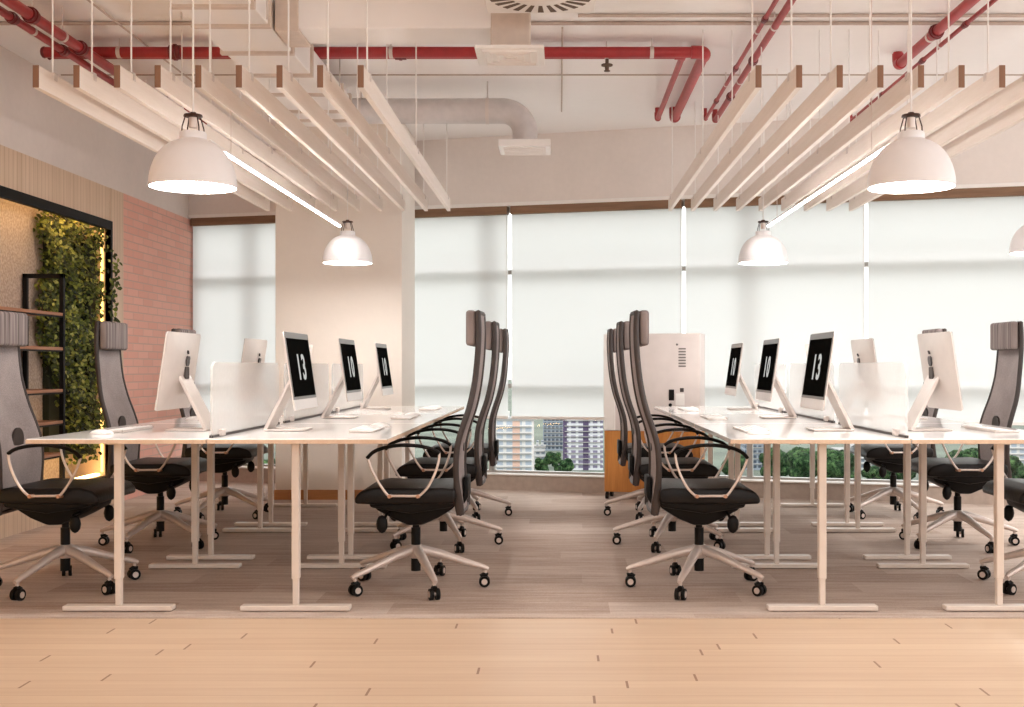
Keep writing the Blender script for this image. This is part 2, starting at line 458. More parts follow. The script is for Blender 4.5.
pr.box(LX - 0.04, LX + 0.012, NY0, NY1 + 0.03, NZ0 - 0.03, NZ0 - 0.0, 0.002)
struct(pr.build('trim_4', 'black_metal'))
for nm, bx, lb in (('led_strip', (LX - 0.075, LX - 0.045, NY0 + 0.1, NY1 - 0.05, NZ1 - 0.022, NZ1 - 0.008), 'warm glowing LED strip along the top of the black framed recess'),
                   ('led_strip', (LX - 0.068, LX - 0.052, NY1 - 0.018, NY1 - 0.003, NZ0 + 0.03, NZ1 - 0.10), 'vertical warm LED strip beside the plants in the black framed recess'),
                   ('led_strip', (LX - 0.10, LX - 0.06, NY0 + 0.1, NY1 - 0.05, NZ0 + 0.006, NZ0 + 0.022), 'warm LED strip along the bottom of the recess under the plants')):
    t = thing(nm, lb, 'LED strip', (bx[0], bx[2], bx[4]), 0, 'LED strips in the wall recess')
    dx, dy, dz = bx[1] - bx[0], bx[3] - bx[2], bx[5] - bx[4]
    MB().box(0, dx, 0, dy, 0, dz, 0.002).build('diffuser', 'warm_led_side' if dz > 1 else 'warm_led', t)
    if dz > 1: MB().box(-0.004, dx + 0.004, dy, dy + 0.003, 0, dz).build('channel', 'alu_matte', t)
    elif bx[4] > 1: MB().box(-0.004, dx + 0.004, 0, dy, dz, dz + 0.006).build('channel', 'alu_matte', t)
    else: MB().box(-0.004, dx + 0.004, 0, dy, -0.006, 0).build('channel', 'alu_matte', t)


struct(MB().box(LX - 0.6, RX, BY - 0.15, BY, 0, 1.75).build('light_block_front', 'concrete'))  # added behind the camera, unseen, to block low fill light under the desks
struct(MB().box(RX - 0.15, RX, BY, wy(RX) - 0.05, 0, 1.15).build('light_block_right', 'concrete'))  # low parapet added out of view to keep side daylight from under the desks
# pillar
struct(MB().box(-2.35, -1.30, 9.73, 10.60, 0, CEIL, 0.006).build('pillar', 'pillar'))
b = MB(); b.box(-2.362, -1.288, 9.718, 10.6, 0, 0.085, 0.004)
struct(b.build('baseboard_pillar', 'base_oak'))

# windows: frame members + one glass per window, behind the blinds
def window(name, u0, u1, mull):
    f = MB(); d0, d1 = 0.12, 0.19
    for u in mull: f.box(u - 0.024, u + 0.024, d0, d1, ZS, ZH)
    f.box(u0, u1, d0 + 0.005, d1 - 0.005, ZS, ZS + 0.018)
    for z in (0.93, 1.955, ZH - 0.03): f.box(u0, u1, d0 + 0.005, d1 - 0.005, z - 0.02, z + 0.02)
    for u in (u0 + 0.03, u1 - 0.03): f.box(u - 0.03, u + 0.03, d0, d1, ZS, ZH)
    fo = walled(struct(f.build(name, 'frame')))
    g = MB().box(u0, u1, 0.152, 0.158, ZS, ZH).build('pane', 'glass', fo)
    g['kind'] = 'structure'
UP = -1.8 * SQ
window('window_1', UP, U1 - 0.05, [wu(487), wu(748), wu(748) * 2 - wu(487), wu(748) * 3 - 2 * wu(487)])
window('window_2', (LX - 0.02) * SQ, (-2.3) * SQ, [wu(248)])

# roller blinds
BL = [(wu(191), wu(275) + 0.06, 'pale roller blind in the narrow window beside the pink brick wall'),
      (wu(415) - 0.1, wu(507), 'narrow pale roller blind right beside the plastered pillar'),
      (wu(510.5), wu(681.5), 'pale roller blind behind the middle aisle, between two bright gaps'),
      (wu(685), wu(864.5), 'pale roller blind behind the small white pendant lamp, above the right desk row'),
      (wu(868), wu(868) + 1.48, 'pale roller blind at the right edge, behind the big white pendant lamp'),
      (wu(868) + 1.51, wu(868) + 2.95, 'pale roller blind beyond the right edge of the picture')]
for u0, u1, lb in BL[:5]:
    t = thing('roller_blind', lb, 'blind', (0, 0, 0), -TH, 'roller blinds on the window wall')
    t.location = WO + Matrix.Rotation(-TH, 3, 'Z') @ Vector(((u0 + u1) / 2, 0.035, 0.66))
    h = (u1 - u0) / 2; zt = ZH - 0.66
    MB().box(-h, h, -0.045, 0.03, zt - 0.085, zt - 0.012, 0.004).build('cassette', 'header', t)
    g = MB(); tb = bmesh.new()
    vs = [tb.verts.new((x, -0.004, z)) for x, z in ((-h, 0.0), (h, 0.0), (h, zt - 0.08), (-h, zt - 0.08))]
    tb.faces.new(vs); g._new(tb); g.build('fabric', 'blind', t)
    MB().box(-h, h, -0.012, 0.006, -0.022, 0.004, 0.004).build('bottom_rail', 'white', t)
    MB().tube([(h - 0.008, -0.03, zt - 0.08), (h - 0.008, -0.03, zt - 1.2)], 0.0025, 6).build('pull_chain', 'white', t)

# ---------------------------------------------------------------- desks
DH = 0.785
GX = 1.552                              # groove between the two desk rows of a block
YS = [5.17, 6.57, 7.97]                 # front edges
def make_desk(ox):
    t = thing('desk', 'desk', 'desk')
    W, D, T = 1.392, 0.79, 0.022         # along y, along x
    tp = MB(); tp.box(-D / 2, D / 2, -W / 2, W / 2, DH - T, DH, 0.003)
    tp.build('desktop', 'desk', t)
    eb = MB()
    eb.box(-D / 2 - 0.0015, D / 2 + 0.0015, -W / 2 - 0.0015, -W / 2 + 0.001, DH - T + 0.001, DH - 0.004)
    eb.box(D / 2 - 0.001, D / 2 + 0.0015, -W / 2, W / 2, DH - T + 0.001, DH - 0.004)
    eb.build('edge_band', 'desk_edge', t)
    for sy in (-1, 1):
        y = sy * (W / 2 - 0.14)
        l = MB()
        l.box(-0.017, 0.017, y - 0.021, y + 0.021, 0.145, DH - T, 0.004)
        l.xf(Matrix.Translation((ox, 0, 0)))
        lo = l.build('leg', 'leg', t)
        MB().box(ox - 0.013, ox + 0.013, y - 0.016, y + 0.016, 0.026, 0.147, 0.003).build('lower_column', 'leg', lo)
        MB().box(ox - 0.247, ox + 0.247, y - 0.03, y + 0.03, 0.004, 0.026, 0.004).build('foot', 'leg', lo)
    MB().box(-0.10, -0.06, -W / 2 + 0.16, W / 2 - 0.16, DH - T - 0.014, DH - T).box(0.06, 0.10, -W / 2 + 0.16, W / 2 - 0.16, DH - T - 0.014, DH - T).build('crossbar', 'leg', t)
    return t
ORD = ['nearest', 'middle', 'farthest']
SIDE = {(-1, -1): 'left block, wall side', (-1, 1): 'left block, aisle side', (1, -1): 'right block, aisle side', (1, 1): 'right block, outer side'}

for bl in (-1, 1):
    for sd in (-1, 1):
        outer = (sd == bl)
        for i, y0 in enumerate(YS):
            if i == 0 and sd == -1: proto_desk = make_desk(bl * 0.037); o = proto_desk
            else: o = copy_tree(proto_desk)
            o.location = (bl * GX + sd * 0.40, y0 + 0.70, 0.004)
            row = {(-1, True): 'row along the plant wall', (-1, False): 'left row on the aisle', (1, False): 'right row on the aisle', (1, True): 'row at the right edge'}[(bl, outer)]
            tag(o, f'white desk on T-shaped legs, {ORD[i]} of the {row}', 'desk', 'white desks in two blocks')

# frosted dividers
def make_divider():
    t = thing('desk_divider', 'd', 'divider')
    L, H, r = 1.25, 0.335, 0.05
    pts = [(-L / 2, 0.0), (L / 2, 0.0)]
    for k in range(7): a = k / 6 * pi / 2; pts.append((L / 2 - r + r * cos(a), H - r + r * sin(a)))
    for k in range(7): a = pi / 2 + k / 6 * pi / 2; pts.append((-L / 2 + r + r * cos(a), H - r + r * sin(a)))
    MB().prism(pts, 'x', -0.005, 0.005).build('panel', 'frost', t)
    for sy in (-1, 1):
        MB().box(-0.022, 0.022, sy * 0.5 - 0.03, sy * 0.5 + 0.03, 0.0, 0.03, 0.004).build('clamp', 'alu_matte', t)
    MB().box(-0.009, 0.009, -L / 2, L / 2, -0.003, 0.008).build('foot_rail', 'rail', t)
    return t
proto = make_divider(); first = True
for bl in (-1, 1):
    for i, y0 in enumerate(YS):
        o = proto if first else copy_tree(proto); first = False
        o.location = (bl * GX, y0 + 0.70, DH + 0.007)
        tag(o, f'frosted desk divider panel, {ORD[i]} of three along the middle of the {"left" if bl < 0 else "right"} desk block', 'divider', 'frosted desk dividers')

# ---------------------------------------------------------------- computers
def digits(txt, size):
    cu = bpy.data.curves.new('d', 'FONT'); cu.body = txt; cu.size = size; cu.align_x = 'CENTER'; cu.align_y = 'CENTER'
    cu.extrude = 0.0006; cu.offset = 0.004; cu.space_character = 1.25
    o = bpy.data.objects.new('d', cu); C.objects.link(o)
    dg = bpy.context.evaluated_depsgraph_get(); me = bpy.data.meshes.new_from_object(o.evaluated_get(dg))
    bpy.data.objects.remove(o); bpy.data.curves.remove(cu)
    me.transform(Matrix(((0, 0, 1, 0), (1, 0, 0, 0), (0, 1, 0, 0), (0, 0, 0, 1))))   # text plane -> yz, facing +x
    me.materials.clear(); me.materials.append(M['digit'])
    return me
DIG = {k: digits(k, 0.175) for k in ('13', '10')}
def make_computer():
    t = thing('desktop_computer', 'c', 'computer')
    W, H, tilt = 0.528, 0.385, radians(8.3)
    X = Matrix.Translation((0.165, 0, 0.295)) @ Matrix.Rotation(-tilt, 4, 'Y')
    # aluminium housing: thin rim, bulging back
    bm = bmesh.new(); n = 16; m = 14; gb = []; 
    def rc(u, v, r=0.018):
        y, z = u * W / 2, v * H / 2
        cy, cz = W / 2 - r, H / 2 - r
        ay, az = abs(y) - cy, abs(z) - cz
        if ay > 0 and az > 0:
            d = sqrt(ay * ay + az * az)
            mx = max(ay, az)
            ay, az = ay * mx / d, az * mx / d
            y = math.copysign(cy + ay, y); z = math.copysign(cz + az, z)
        return y, z
    gf = []
    for a in range(n + 1):
        rb, rf = [], []
        for b in range(m + 1):
            u, v = -1 + 2 * a / n, -1 + 2 * b / m
            u = sin(u * pi / 2) * 0.5 + u * 0.5; v = sin(v * pi / 2) * 0.5 + v * 0.5
            y, z = rc(u, v)
            bul = 0.034 * max(0, (1 - (abs(u)) ** 2.2)) * max(0, (1 - abs(v) ** 2.2))
            rb.append(bm.verts.new((-0.006 - bul, y, z))); rf.append(bm.verts.new((0.0, y, z)))
        gb.append(rb); gf.append(rf)
    for a in range(n):
        for b in range(m):
            bm.faces.new((gb[a][b], gb[a][b + 1], gb[a + 1][b + 1], gb[a + 1][b]))
            bm.faces.new((gf[a][b], gf[a + 1][b], gf[a + 1][b + 1], gf[a][b + 1]))
    for a in range(n):
        bm.faces.new((gb[a][0], gb[a + 1][0], gf[a + 1][0], gf[a][0])); bm.faces.new((gb[a][m], gf[a][m], gf[a + 1][m], gb[a + 1][m]))
    for b in range(m):
        bm.faces.new((gb[0][b], gf[0][b], gf[0][b + 1], gb[0][b + 1])); bm.faces.new((gb[n][b], gb[n][b + 1], gf[n][b + 1], gf[n][b]))
    bmesh.ops.recalc_face_normals(bm, faces=bm.faces)
    k = MB(); k._new(bm); hs = k.xf(X).build('housing', 'alu_matte', t, smooth=40)
    MB().box(0.0, 0.0022, -W / 2 + 0.003, W / 2 - 0.003, -H / 2 + 0.003, -H / 2 + 0.052, 0.001).xf(X).build('chin', 'chin', t)
    z0 = -H / 2 + 0.052
    MB().box(0.0, 0.0022, -W / 2 + 0.003, W / 2 - 0.003, z0, H / 2 - 0.003, 0.0008).xf(X).build('bezel', 'bezel', t)
    sc = MB().box(0.0, 0.0030, -W / 2 + 0.018, W / 2 - 0.018, z0 + 0.014, H / 2 - 0.032, 0.0004).xf(X).build('screen', 'screen', t)
    d = bpy.data.objects.new('clock_digits', DIG['13']); C.objects.link(d); d.parent = sc
    d.matrix_local = X @ Matrix.Translation((0.0035, 0, 0.012)); 
    # logo on the back: round fruit shape with a bite and a leaf
    pts = []
    for q in range(40):
        a = 2 * pi * q / 40
        r = 0.026 * (1 - 0.10 * math.exp(-((a - pi / 2) / 0.35) ** 2) - 0.08 * math.exp(-((a - 3 * pi / 2) / 0.3) ** 2))
        y, z = r * cos(a), r * 1.06 * sin(a)
        bx, bz = -0.034, 0.004
        dd = sqrt((y - bx) ** 2 + (z - bz) ** 2)
        if dd < 0.014: y, z = bx + (y - bx) / dd * 0.014, bz + (z - bz) / dd * 0.014
        pts.append((y, z))
    lf = [(-0.002, 0.034), (-0.001, 0.042), (0.006, 0.050), (0.013, 0.053), (0.012, 0.044), (0.006, 0.036)]
    g = MB().prism(pts, 'x', -0.0445, -0.036).prism(lf, 'x', -0.0425, -0.034)
    g.xf(X @ Matrix.Translation((0, 0, 0.055))).build('logo', 'logo', t)
    # stand: slanted neck and foot plate
    w = 0.085
    MB().prism([(0.0, 0.0), (0.012, 0.0), (0.152, 0.285), (0.138, 0.285), (-0.004, 0.010)], 'y', -w, w, 0.002, 1).build('neck', 'alu_matte', t)
    MB().box(0.0, 0.20, -0.095, 0.095, 0.0, 0.007, 0.003).build('foot_plate', 'alu_matte', t)
    MB().box(0.118, 0.146, -0.03, 0.03, 0.255, 0.315, 0.004).build('hinge', 'rail', t)
    return t
def make_keyboard():
    t = thing('keyboard', 'k', 'keyboard')
    MB().prism([(-0.058, 0.0), (0.058, 0.0), (0.058, 0.004), (-0.058, 0.012)], 'y', -0.21, 0.21, 0.0015, 1).build('body', 'alu_matte', t)
    k = MB(); zf = lambda x: 0.012 - (x + 0.058) / 0.116 * 0.008
    for r in range(5):
        x = -0.046 + r * 0.023; n = 14
        for c in range(n):
            y0 = -0.203 + c * 0.406 / n
            if r == 4 and 4 <= c <= 8:
                if c > 4: continue
                y1 = y0 + 0.406 / n * 5 - 0.003
            else: y1 = y0 + 0.406 / n - 0.003
            k.box(x - 0.010, x + 0.010, y0, y1, zf(x) - 0.001, zf(x) + 0.003)
    k.build('keys', 'key', t)
    return t
def make_mouse():
    t = thing('computer_mouse', 'm', 'mouse')
    pr = []
    m = MB(); m.ball((0, 0, 0), 1.0, 3, (0.056, 0.029, 0.021))
    for v in m.bm.verts: v.co.z = max(v.co.z, 0.0)
    m.build('shell', 'key', t, smooth=50)
    MB().box(-0.05, 0.05, -0.024, 0.024, -0.0005, 0.003, 0.002).build('base', 'alu_matte', t)
    return t
pc, pk, pm = make_computer(), make_keyboard(), make_mouse(); first = True
JIT = random.Random(3)
for bl in (-1, 1):
    for sd in (-1, 1):
        outer = (sd == bl)
        side = 'the left' if bl < 0 else 'the right'
        for i, y0 in enumerate(YS):
            c, k, m = (pc, pk, pm) if first else (copy_tree(pc), copy_tree(pk), copy_tree(pm)); first = False
            y = y0 + 0.70; rz = 0 if sd == 1 else pi
            c.location = (bl * GX + sd * (0.185 if outer else 0.10), y, DH + 0.006); c.rotation_euler.z = rz
            if i > 0:
                for ch in c.children:
                    if ch.name.startswith('screen'):
                        for d in ch.children: d.data = DIG['10']
            k.location = (bl * GX + sd * 0.60, y + (-0.02), DH + 0.005); k.rotation_euler.z = rz
            m.location = (bl * GX + sd * 0.61, y + (0.30 if sd == 1 else -0.30) + JIT.uniform(-.03, .03), DH + 0.005); m.rotation_euler.z = rz
            block = 'left block' if bl < 0 else 'right block'
            if outer:
                tag(c, f'silver all-in-one computer seen from its back, {ORD[i]} of three on {side} desk block', 'computer')
            else:
                tag(c, f'all-in-one computer with black clock screen facing the aisle, {ORD[i]} of three on {side} block', 'computer')
            c['group'] = 'desktop computers on the desks'
            w = {(-1, True): 'row along the plant wall', (-1, False): 'left row on the aisle', (1, False): 'right row on the aisle', (1, True): 'row at the right edge'}[(bl, outer)]
            tag(k, f'slim white keyboard on the {ORD[i]} desk of the {w}', 'keyboard', 'keyboards on the desks')
            tag(m, f'small white mouse on the {ORD[i]} desk of the {w}', 'mouse', 'mice on the desks')

# ---------------------------------------------------------------- office chairs (local front = +x)
PROF = [(-0.250, 0.388), (-0.245, 0.43), (-0.237, 0.50), (-0.232, 0.58), (-0.232, 0.65), (-0.240, 0.73), (-0.262, 0.81), (-0.292, 0.90),
        (-0.314, 1.00), (-0.327, 1.10), (-0.335, 1.20), (-0.337, 1.29), (-0.333, 1.372)]
def prof_at(z):
    for (x0, z0), (x1, z1) in zip(PROF, PROF[1:]):
        if z <= z1: return x0 + (x1 - x0) * (z - z0) / (z1 - z0)
    return PROF[-1][0]
def dense(P, n=4):
    out = []
    for i in range(len(P) - 1):
        p0, p1, p2, p3 = P[max(i - 1, 0)], P[i], P[i + 1], P[min(i + 2, len(P) - 1)]
        for k in range(n):
            t = k / n
            out.append(tuple(0.5 * ((2 * b) + (-a + c) * t + (2 * a - 5 * b + 4 * c - d) * t * t + (-a + 3 * b - 3 * c + d) * t ** 3) for a, b, c, d in zip(p0, p1, p2, p3)))
    out.append(tuple(P[-1])); return out
PROF = [(x + 0.014, z) for x, z in PROF]
def hw(z):  # half width of the back
    t = (z - 0.388) / 0.985
    return 0.205 + 0.035 * sin(min(1, max(0, t * 1.5)) * pi) - 0.03 * t
def make_chair():
    t = thing('office_chair', 'c', 'chair')
    # star base
    MB().lathe([(0.0, 0.215), (0.030, 0.215), (0.034, 0.20), (0.034, 0.155), (0.028, 0.148), (0.0, 0.148)], n=24).build('hub', 'alu', t)
    for i in range(5):
        l = MB()
        l.tube([(0.02, 0, 0.190), (0.12, 0, 0.168), (0.24, 0, 0.128), (0.338, 0, 0.098), (0.362, 0, 0.088)], [0.026, 0.022, 0.017, 0.014, 0.010], 10, [0.026, 0.024, 0.02, 0.016, 0.011], up=(0, 0, 1))
        l.tube([(0.345, 0, 0.10), (0.345, 0, 0.068)], 0.009, 8)
        lo = l.build('base_leg', 'alu', t, smooth=50)
        cs = MB()
        for sy in (-1, 1):
            cs.tube([(0.342, sy * 0.007, 0.028), (0.342, sy * 0.024, 0.028)], 0.0275, 18, mat=0)
            cs.tube([(0.342, sy * 0.0235, 0.028), (0.342, sy * 0.0265, 0.028)], 0.015, 14, mat=1)
        cs.tube([(0.342, -0.01, 0.028), (0.342, 0.01, 0.028)], 0.010, 10, mat=1)
        cs.tube([(0.324, 0, 0.05), (0.342, 0, 0.062), (0.358, 0, 0.056)], 0.013, 8, mat=0)
        cs.build('caster', ['black_plastic', 'alu'], lo, smooth=40)
    MB().tube([(0, 0, 0.085), (0, 0, 0.15)], 0.024, 18).build('gas_cylinder', 'black_plastic', t, smooth=40)
    MB().tube([(0, 0, 0.21), (0, 0, 0.30)], 0.023, 18).tube([(0, 0, 0.29), (0, 0, 0.345)], 0.017, 18).build('gas_lift', 'black_plastic', t, smooth=40)
    MB().prism([(0.19, 0.452), (0.185, 0.405), (0.10, 0.36), (0.03, 0.328), (-0.04, 0.326), (-0.12, 0.36), (-0.20, 0.41), (-0.225, 0.452)], 'y', -0.13, 0.13, 0.015, 2).prism([(0.20, 0.46), (0.195, 0.425), (0.0, 0.395), (-0.20, 0.425), (-0.225, 0.46)], 'y', -0.225, 0.225, 0.012, 2).build('mechanism', 'black_plastic', t, smooth=40)
    for sy in (-1, 1):
        MB().tube([(0.12, sy * 0.13, 0.39), (0.12, sy * 0.20, 0.385), (0.125, sy * 0.215, 0.37)], 0.007, 8).ball((0.137, sy * 0.215, 0.345), 0.034, 2, (0.85, 0.5, 1.3)).build('lever', 'black_plastic', t, smooth=60)
    # seat
    MB().prism([(-0.215, 0.446), (-0.222, 0.48), (-0.215, 0.515), (-0.16, 0.524), (-0.05, 0.520), (0.08, 0.521), (0.165, 0.525), (0.235, 0.507), (0.262, 0.478), (0.264, 0.446), (0.16, 0.442)], 'y', -0.255, 0.255, 0.014, 3).build('seat', 'leather', t, smooth=50)
    # back: mesh sheet between two rails
    P = [p for p in dense(PROF, 3)]
    bm = bmesh.new(); n = 10; fr, bk = [], []
    for x, z in P:
        h = hw(z) - 0.012
        fr.append([bm.verts.new((x + 0.004 - 0.014 * (1 - (2 * j / n - 1) ** 2), -h + 2 * h * j / n, z)) for j in range(n + 1)])
        bk.append([bm.verts.new((x - 0.004 - 0.014 * (1 - (2 * j / n - 1) ** 2), -h + 2 * h * j / n, z)) for j in range(n + 1)])
    for i in range(len(P) - 1):
        for j in range(n):
            bm.faces.new((fr[i][j], fr[i][j + 1], fr[i + 1][j + 1], fr[i + 1][j])); bm.faces.new((bk[i][j], bk[i + 1][j], bk[i + 1][j + 1], bk[i][j + 1]))
        bm.faces.new((fr[i][0], fr[i + 1][0], bk[i + 1][0], bk[i][0])); bm.faces.new((fr[i][n], bk[i][n], bk[i + 1][n], fr[i + 1][n]))
    for q in (0, -1):
        for j in range(n): bm.faces.new((fr[q][j], bk[q][j], bk[q][j + 1], fr[q][j + 1]))
    bmesh.ops.recalc_face_normals(bm, faces=bm.faces)
    k = MB(); k._new(bm); k.build('backrest', 'fabric', t, smooth=60)
    f = MB()
    for sy in (-1, 1):
        f.tube([(x - 0.003, sy * hw(z), z) for x, z in P], [0.0145 + 0.008 * max(0, 1 - abs(z - 0.44) / 0.12) for x, z in P], 10, 0.011, up=(1, 0, 0))
    for z in (0.394, 1.366):
        x = prof_at(z); f.tube([(x - 0.004, -hw(z), z), (x - 0.014, 0, z), (x - 0.004, hw(z), z)], 0.012, 8)
    f.build('back_frame', 'rail', t, smooth=50)
    x = prof_at(0.50)
    MB().prism([(-0.12, 0.44), (x - 0.02, 0.42), (x - 0.045, 0.46), (x - 0.045, 0.56), (x - 0.022, 0.56), (x - 0.020, 0.475), (-0.12, 0.47)], 'y', -0.09, 0.09, 0.006, 2).build('back_bracket', 'black_plastic', t, smooth=40)
    dz = 0.74; MB().tube([(prof_at(dz) - 0.014, 0, dz), (prof_at(dz) - 0.004, 0, dz)], 0.058, 28).build('lumbar_disc', 'rail', t, smooth=40)
    xh = prof_at(1.30)
    MB().box(xh + 0.012, xh + 0.060, -0.178, 0.178, 1.205, 1.377, 0.016, 3).build('headrest', 'pad', t, smooth=50)
    # arm loops
    for sy in (-1, 1):
        y = sy * 0.292
        top = dense([(0.196, y, 0.668), (0.165, y, 0.698), (0.11, y, 0.719), (0.03, y, 0.730), (-0.05, y, 0.726), (-0.115, y, 0.711), (-0.148, y, 0.690)], 4)
        a = MB().tube(top, 0.009, 10, 0.017, up=(0, 0, 1)).build('armrest', 'black_plastic', t, smooth=60)
        low = dense([(-0.146, y, 0.694), (-0.145, y, 0.66), (-0.128, y, 0.60), (-0.095, y, 0.535), (-0.062, y, 0.498), (-0.04, y, 0.489), (0.03, y, 0.489), (0.085, y, 0.490), (0.105, y, 0.500), (0.143, y, 0.555), (0.176, y, 0.617), (0.194, y, 0.668)], 4)
        s = MB().tube(low, 0.0062, 10).build('arm_support', 'alu', a, smooth=60)
        for xb in (-0.045, 0.09):
            MB().tube([(xb, y - sy * 0.045, 0.484), (xb, y + sy * 0.010, 0.487)], 0.009, 10).build('arm_bolt', 'bolt', a, smooth=40)
    return t
pcx = make_chair(); first = True
CH = [(-0.715, pi, 183.5, 'left row on the aisle'), (0.700, 0, 176.5, 'right row on the aisle'), (-2.466, 0, 183.5, 'row along the plant wall'), (2.466, pi, 176.5, 'row at the right edge')]
for cx, rz, ba, w in CH:
    for i, cy in enumerate((5.87, 7.27, 8.67)):
        o = pcx if first else copy_tree(pcx); first = False
        o.location = (cx, cy, 0.004); o.rotation_euler.z = rz
        j = 0
        for ch in o.children:
            if ch.name.startswith('base_leg'): ch.rotation_euler.z = radians(ba + 72 * j); j += 1
        tag(o, f'dark high-back swivel chair with grey mesh back, {ORD[i]} of the {w}', 'chair', 'high-back office chairs at the desks')

# ---------------------------------------------------------------- hanging slats
SZ0 = EYE + 1.225; SZ1 = SZ0 + 0.098
def make_slat():
    t = thing('ceiling_slat', 's', 'slat')
    L = 4.13
    s = MB().box(-0.013, 0.013, 0.0, L, 0, 0.098, 0.001, 1).build('board', 'slat', t)
    MB().box(-0.0132, 0.0132, -0.003, 0.0005, 0.0, 0.0982).build('end_face', 'slat_end', t)
    for y in (0.17, 2.0, 3.95):
        r = MB().tube([(0, y, 0.098), (0, y, CEIL - SZ0)], 0.0042, 8).build('hanger_rod', 'white', t, smooth=50)
        MB().box(-0.017, 0.017, y - 0.015, y + 0.015, 0.07, 0.106, 0.002, 1).build('bracket', 'alu_matte', r)
    return t
ps = make_slat(); first = True
NTH = ['first', 'second', 'third', 'fourth', 'fifth', 'sixth', 'seventh', 'eighth', 'ninth']
for bl in (-1, 1):
    for i in range(9):
        px = (35 + 40.6 * i) if bl < 0 else (757.5 + 40.6 * i)
        o = ps if first else copy_tree(ps); first = False
        o.location = ((px + 1 - PX) * 5.17 / F, 5.17, SZ0)
        k = i if bl < 0 else 8 - i
        which = 'outermost' if k == 0 else ('innermost' if k == 8 else f'{NTH[k]} from the outside')
        tag(o, f'pale hanging ceiling slat with brown end, {which} in the {"left" if bl < 0 else "right"} bank', 'slat', 'hanging ceiling slats')

# ---------------------------------------------------------------- pendants and linear lights
def make_pendant():
    t = thing('pendant_lamp', 'p', 'lamp')        # origin at the centre of the rim
    R, H = 0.182, 0.205
    out = [(R, 0.0)] + [(R * cos(a) ** 0.82 if a < pi / 2 - 1e-6 else 0, H * sin(a)) for a in [k / 16 * radians(74) for k in range(1, 17)]]
    r_top = out[-1][0]; zt = out[-1][1]
    inn = [(max(r - 0.004, 0.0), z - 0.003) for r, z in reversed(out)]
    prof = out + [(0.056, zt + 0.006), (0.056, zt + 0.03), (0.052, zt + 0.036), (0.0, zt + 0.036), (0.0, zt - 0.01)] + inn[0:] 
    sh = MB().lathe(prof, n=56, closed=True).build('shade', 'lamp_white', t, smooth=45)
    MB().lathe([(0.0, 0.012), (R - 0.010, 0.012), (R - 0.010, 0.007), (0.0, 0.007)], n=56).build('diffuser', 'lamp_in', t, smooth=30)
    z0 = zt + 0.034
    cg = MB()
    for k in range(4):
        a = pi / 4 + k * pi / 2
        cg.tube([(0.052 * cos(a), 0.052 * sin(a), z0 - 0.02), (0.050 * cos(a), 0.050 * sin(a), z0 + 0.02), (0.034 * cos(a), 0.034 * sin(a), z0 + 0.07)], 0.0028, 6)
    cg.build('cage', 'lampcap', t, smooth=50)
    MB().lathe([(0.0, z0 + 0.088), (0.012, z0 + 0.086), (0.016, z0 + 0.078), (0.038, z0 + 0.076), (0.040, z0 + 0.068), (0.030, z0 + 0.064), (0.0, z0 + 0.064)], n=24).build('cap', 'lampcap', t, smooth=45)
    MB().tube([(0, 0, z0 + 0.02), (0, 0, z0 + 0.07)], 0.017, 14).build('lamp_holder', 'alu', t, smooth=45)
    MB().tube([(0, 0, z0 + 0.085), (0, 0, CEIL - EYE - 0.762)], 0.0045, 8).build('cord', 'white', t, smooth=50)
    return t
pp = make_pendant(); first = True
for x, y, lb in ((-1.557, 5.0, 'large white dome pendant lamp hanging over the near end of the left desk block'),
                 (-1.562, 8.68, 'smaller looking white dome pendant lamp hanging in front of the pillar'),
                 (1.498, 5.0, 'large white dome pendant lamp hanging over the near end of the right desk block'),
                 (1.508, 8.68, 'smaller looking white dome pendant lamp hanging before the blinds over the right block'),
                 (3.22, 7.9, 'white dome pendant lamp cut off by the right picture edge')):
    o = pp if first else copy_tree(pp); first = False
    o.location = (x, y, EYE + 0.762); tag(o, lb, 'lamp', 'white dome pendant lamps')
def make_linear(wt):
    t = thing('hanging_light', 'l', 'lamp')
    L = 3.15
    MB().box(-0.0075, 0.0075, 0, L, 0.006, 0.022, 0.002, 1).build('profile', 'white', t)
    MB().box(-0.0065, 0.0065, 0.004, L - 0.004, 0.0, 0.007).build('diffuser', 'led', t)
    for y in (0.35, L - 0.35): MB().tube([(0, y, 0.022), (0, y, wt)], 0.002, 6).build('suspension_wire', 'alu', t)
    return t
pl = make_linear(0.2255)
pl.location = (-1.577, 5.3, EYE + 1.0); tag(pl, 'thin glowing linear light hung below the slats of the left bank', 'lamp', 'linear lights')
o = make_linear(CEIL - EYE - 1.0); o.location = (1.503, 5.3, EYE + 1.0); tag(o, 'thin glowing linear light hung below the slats of the right bank', 'lamp', 'linear lights')

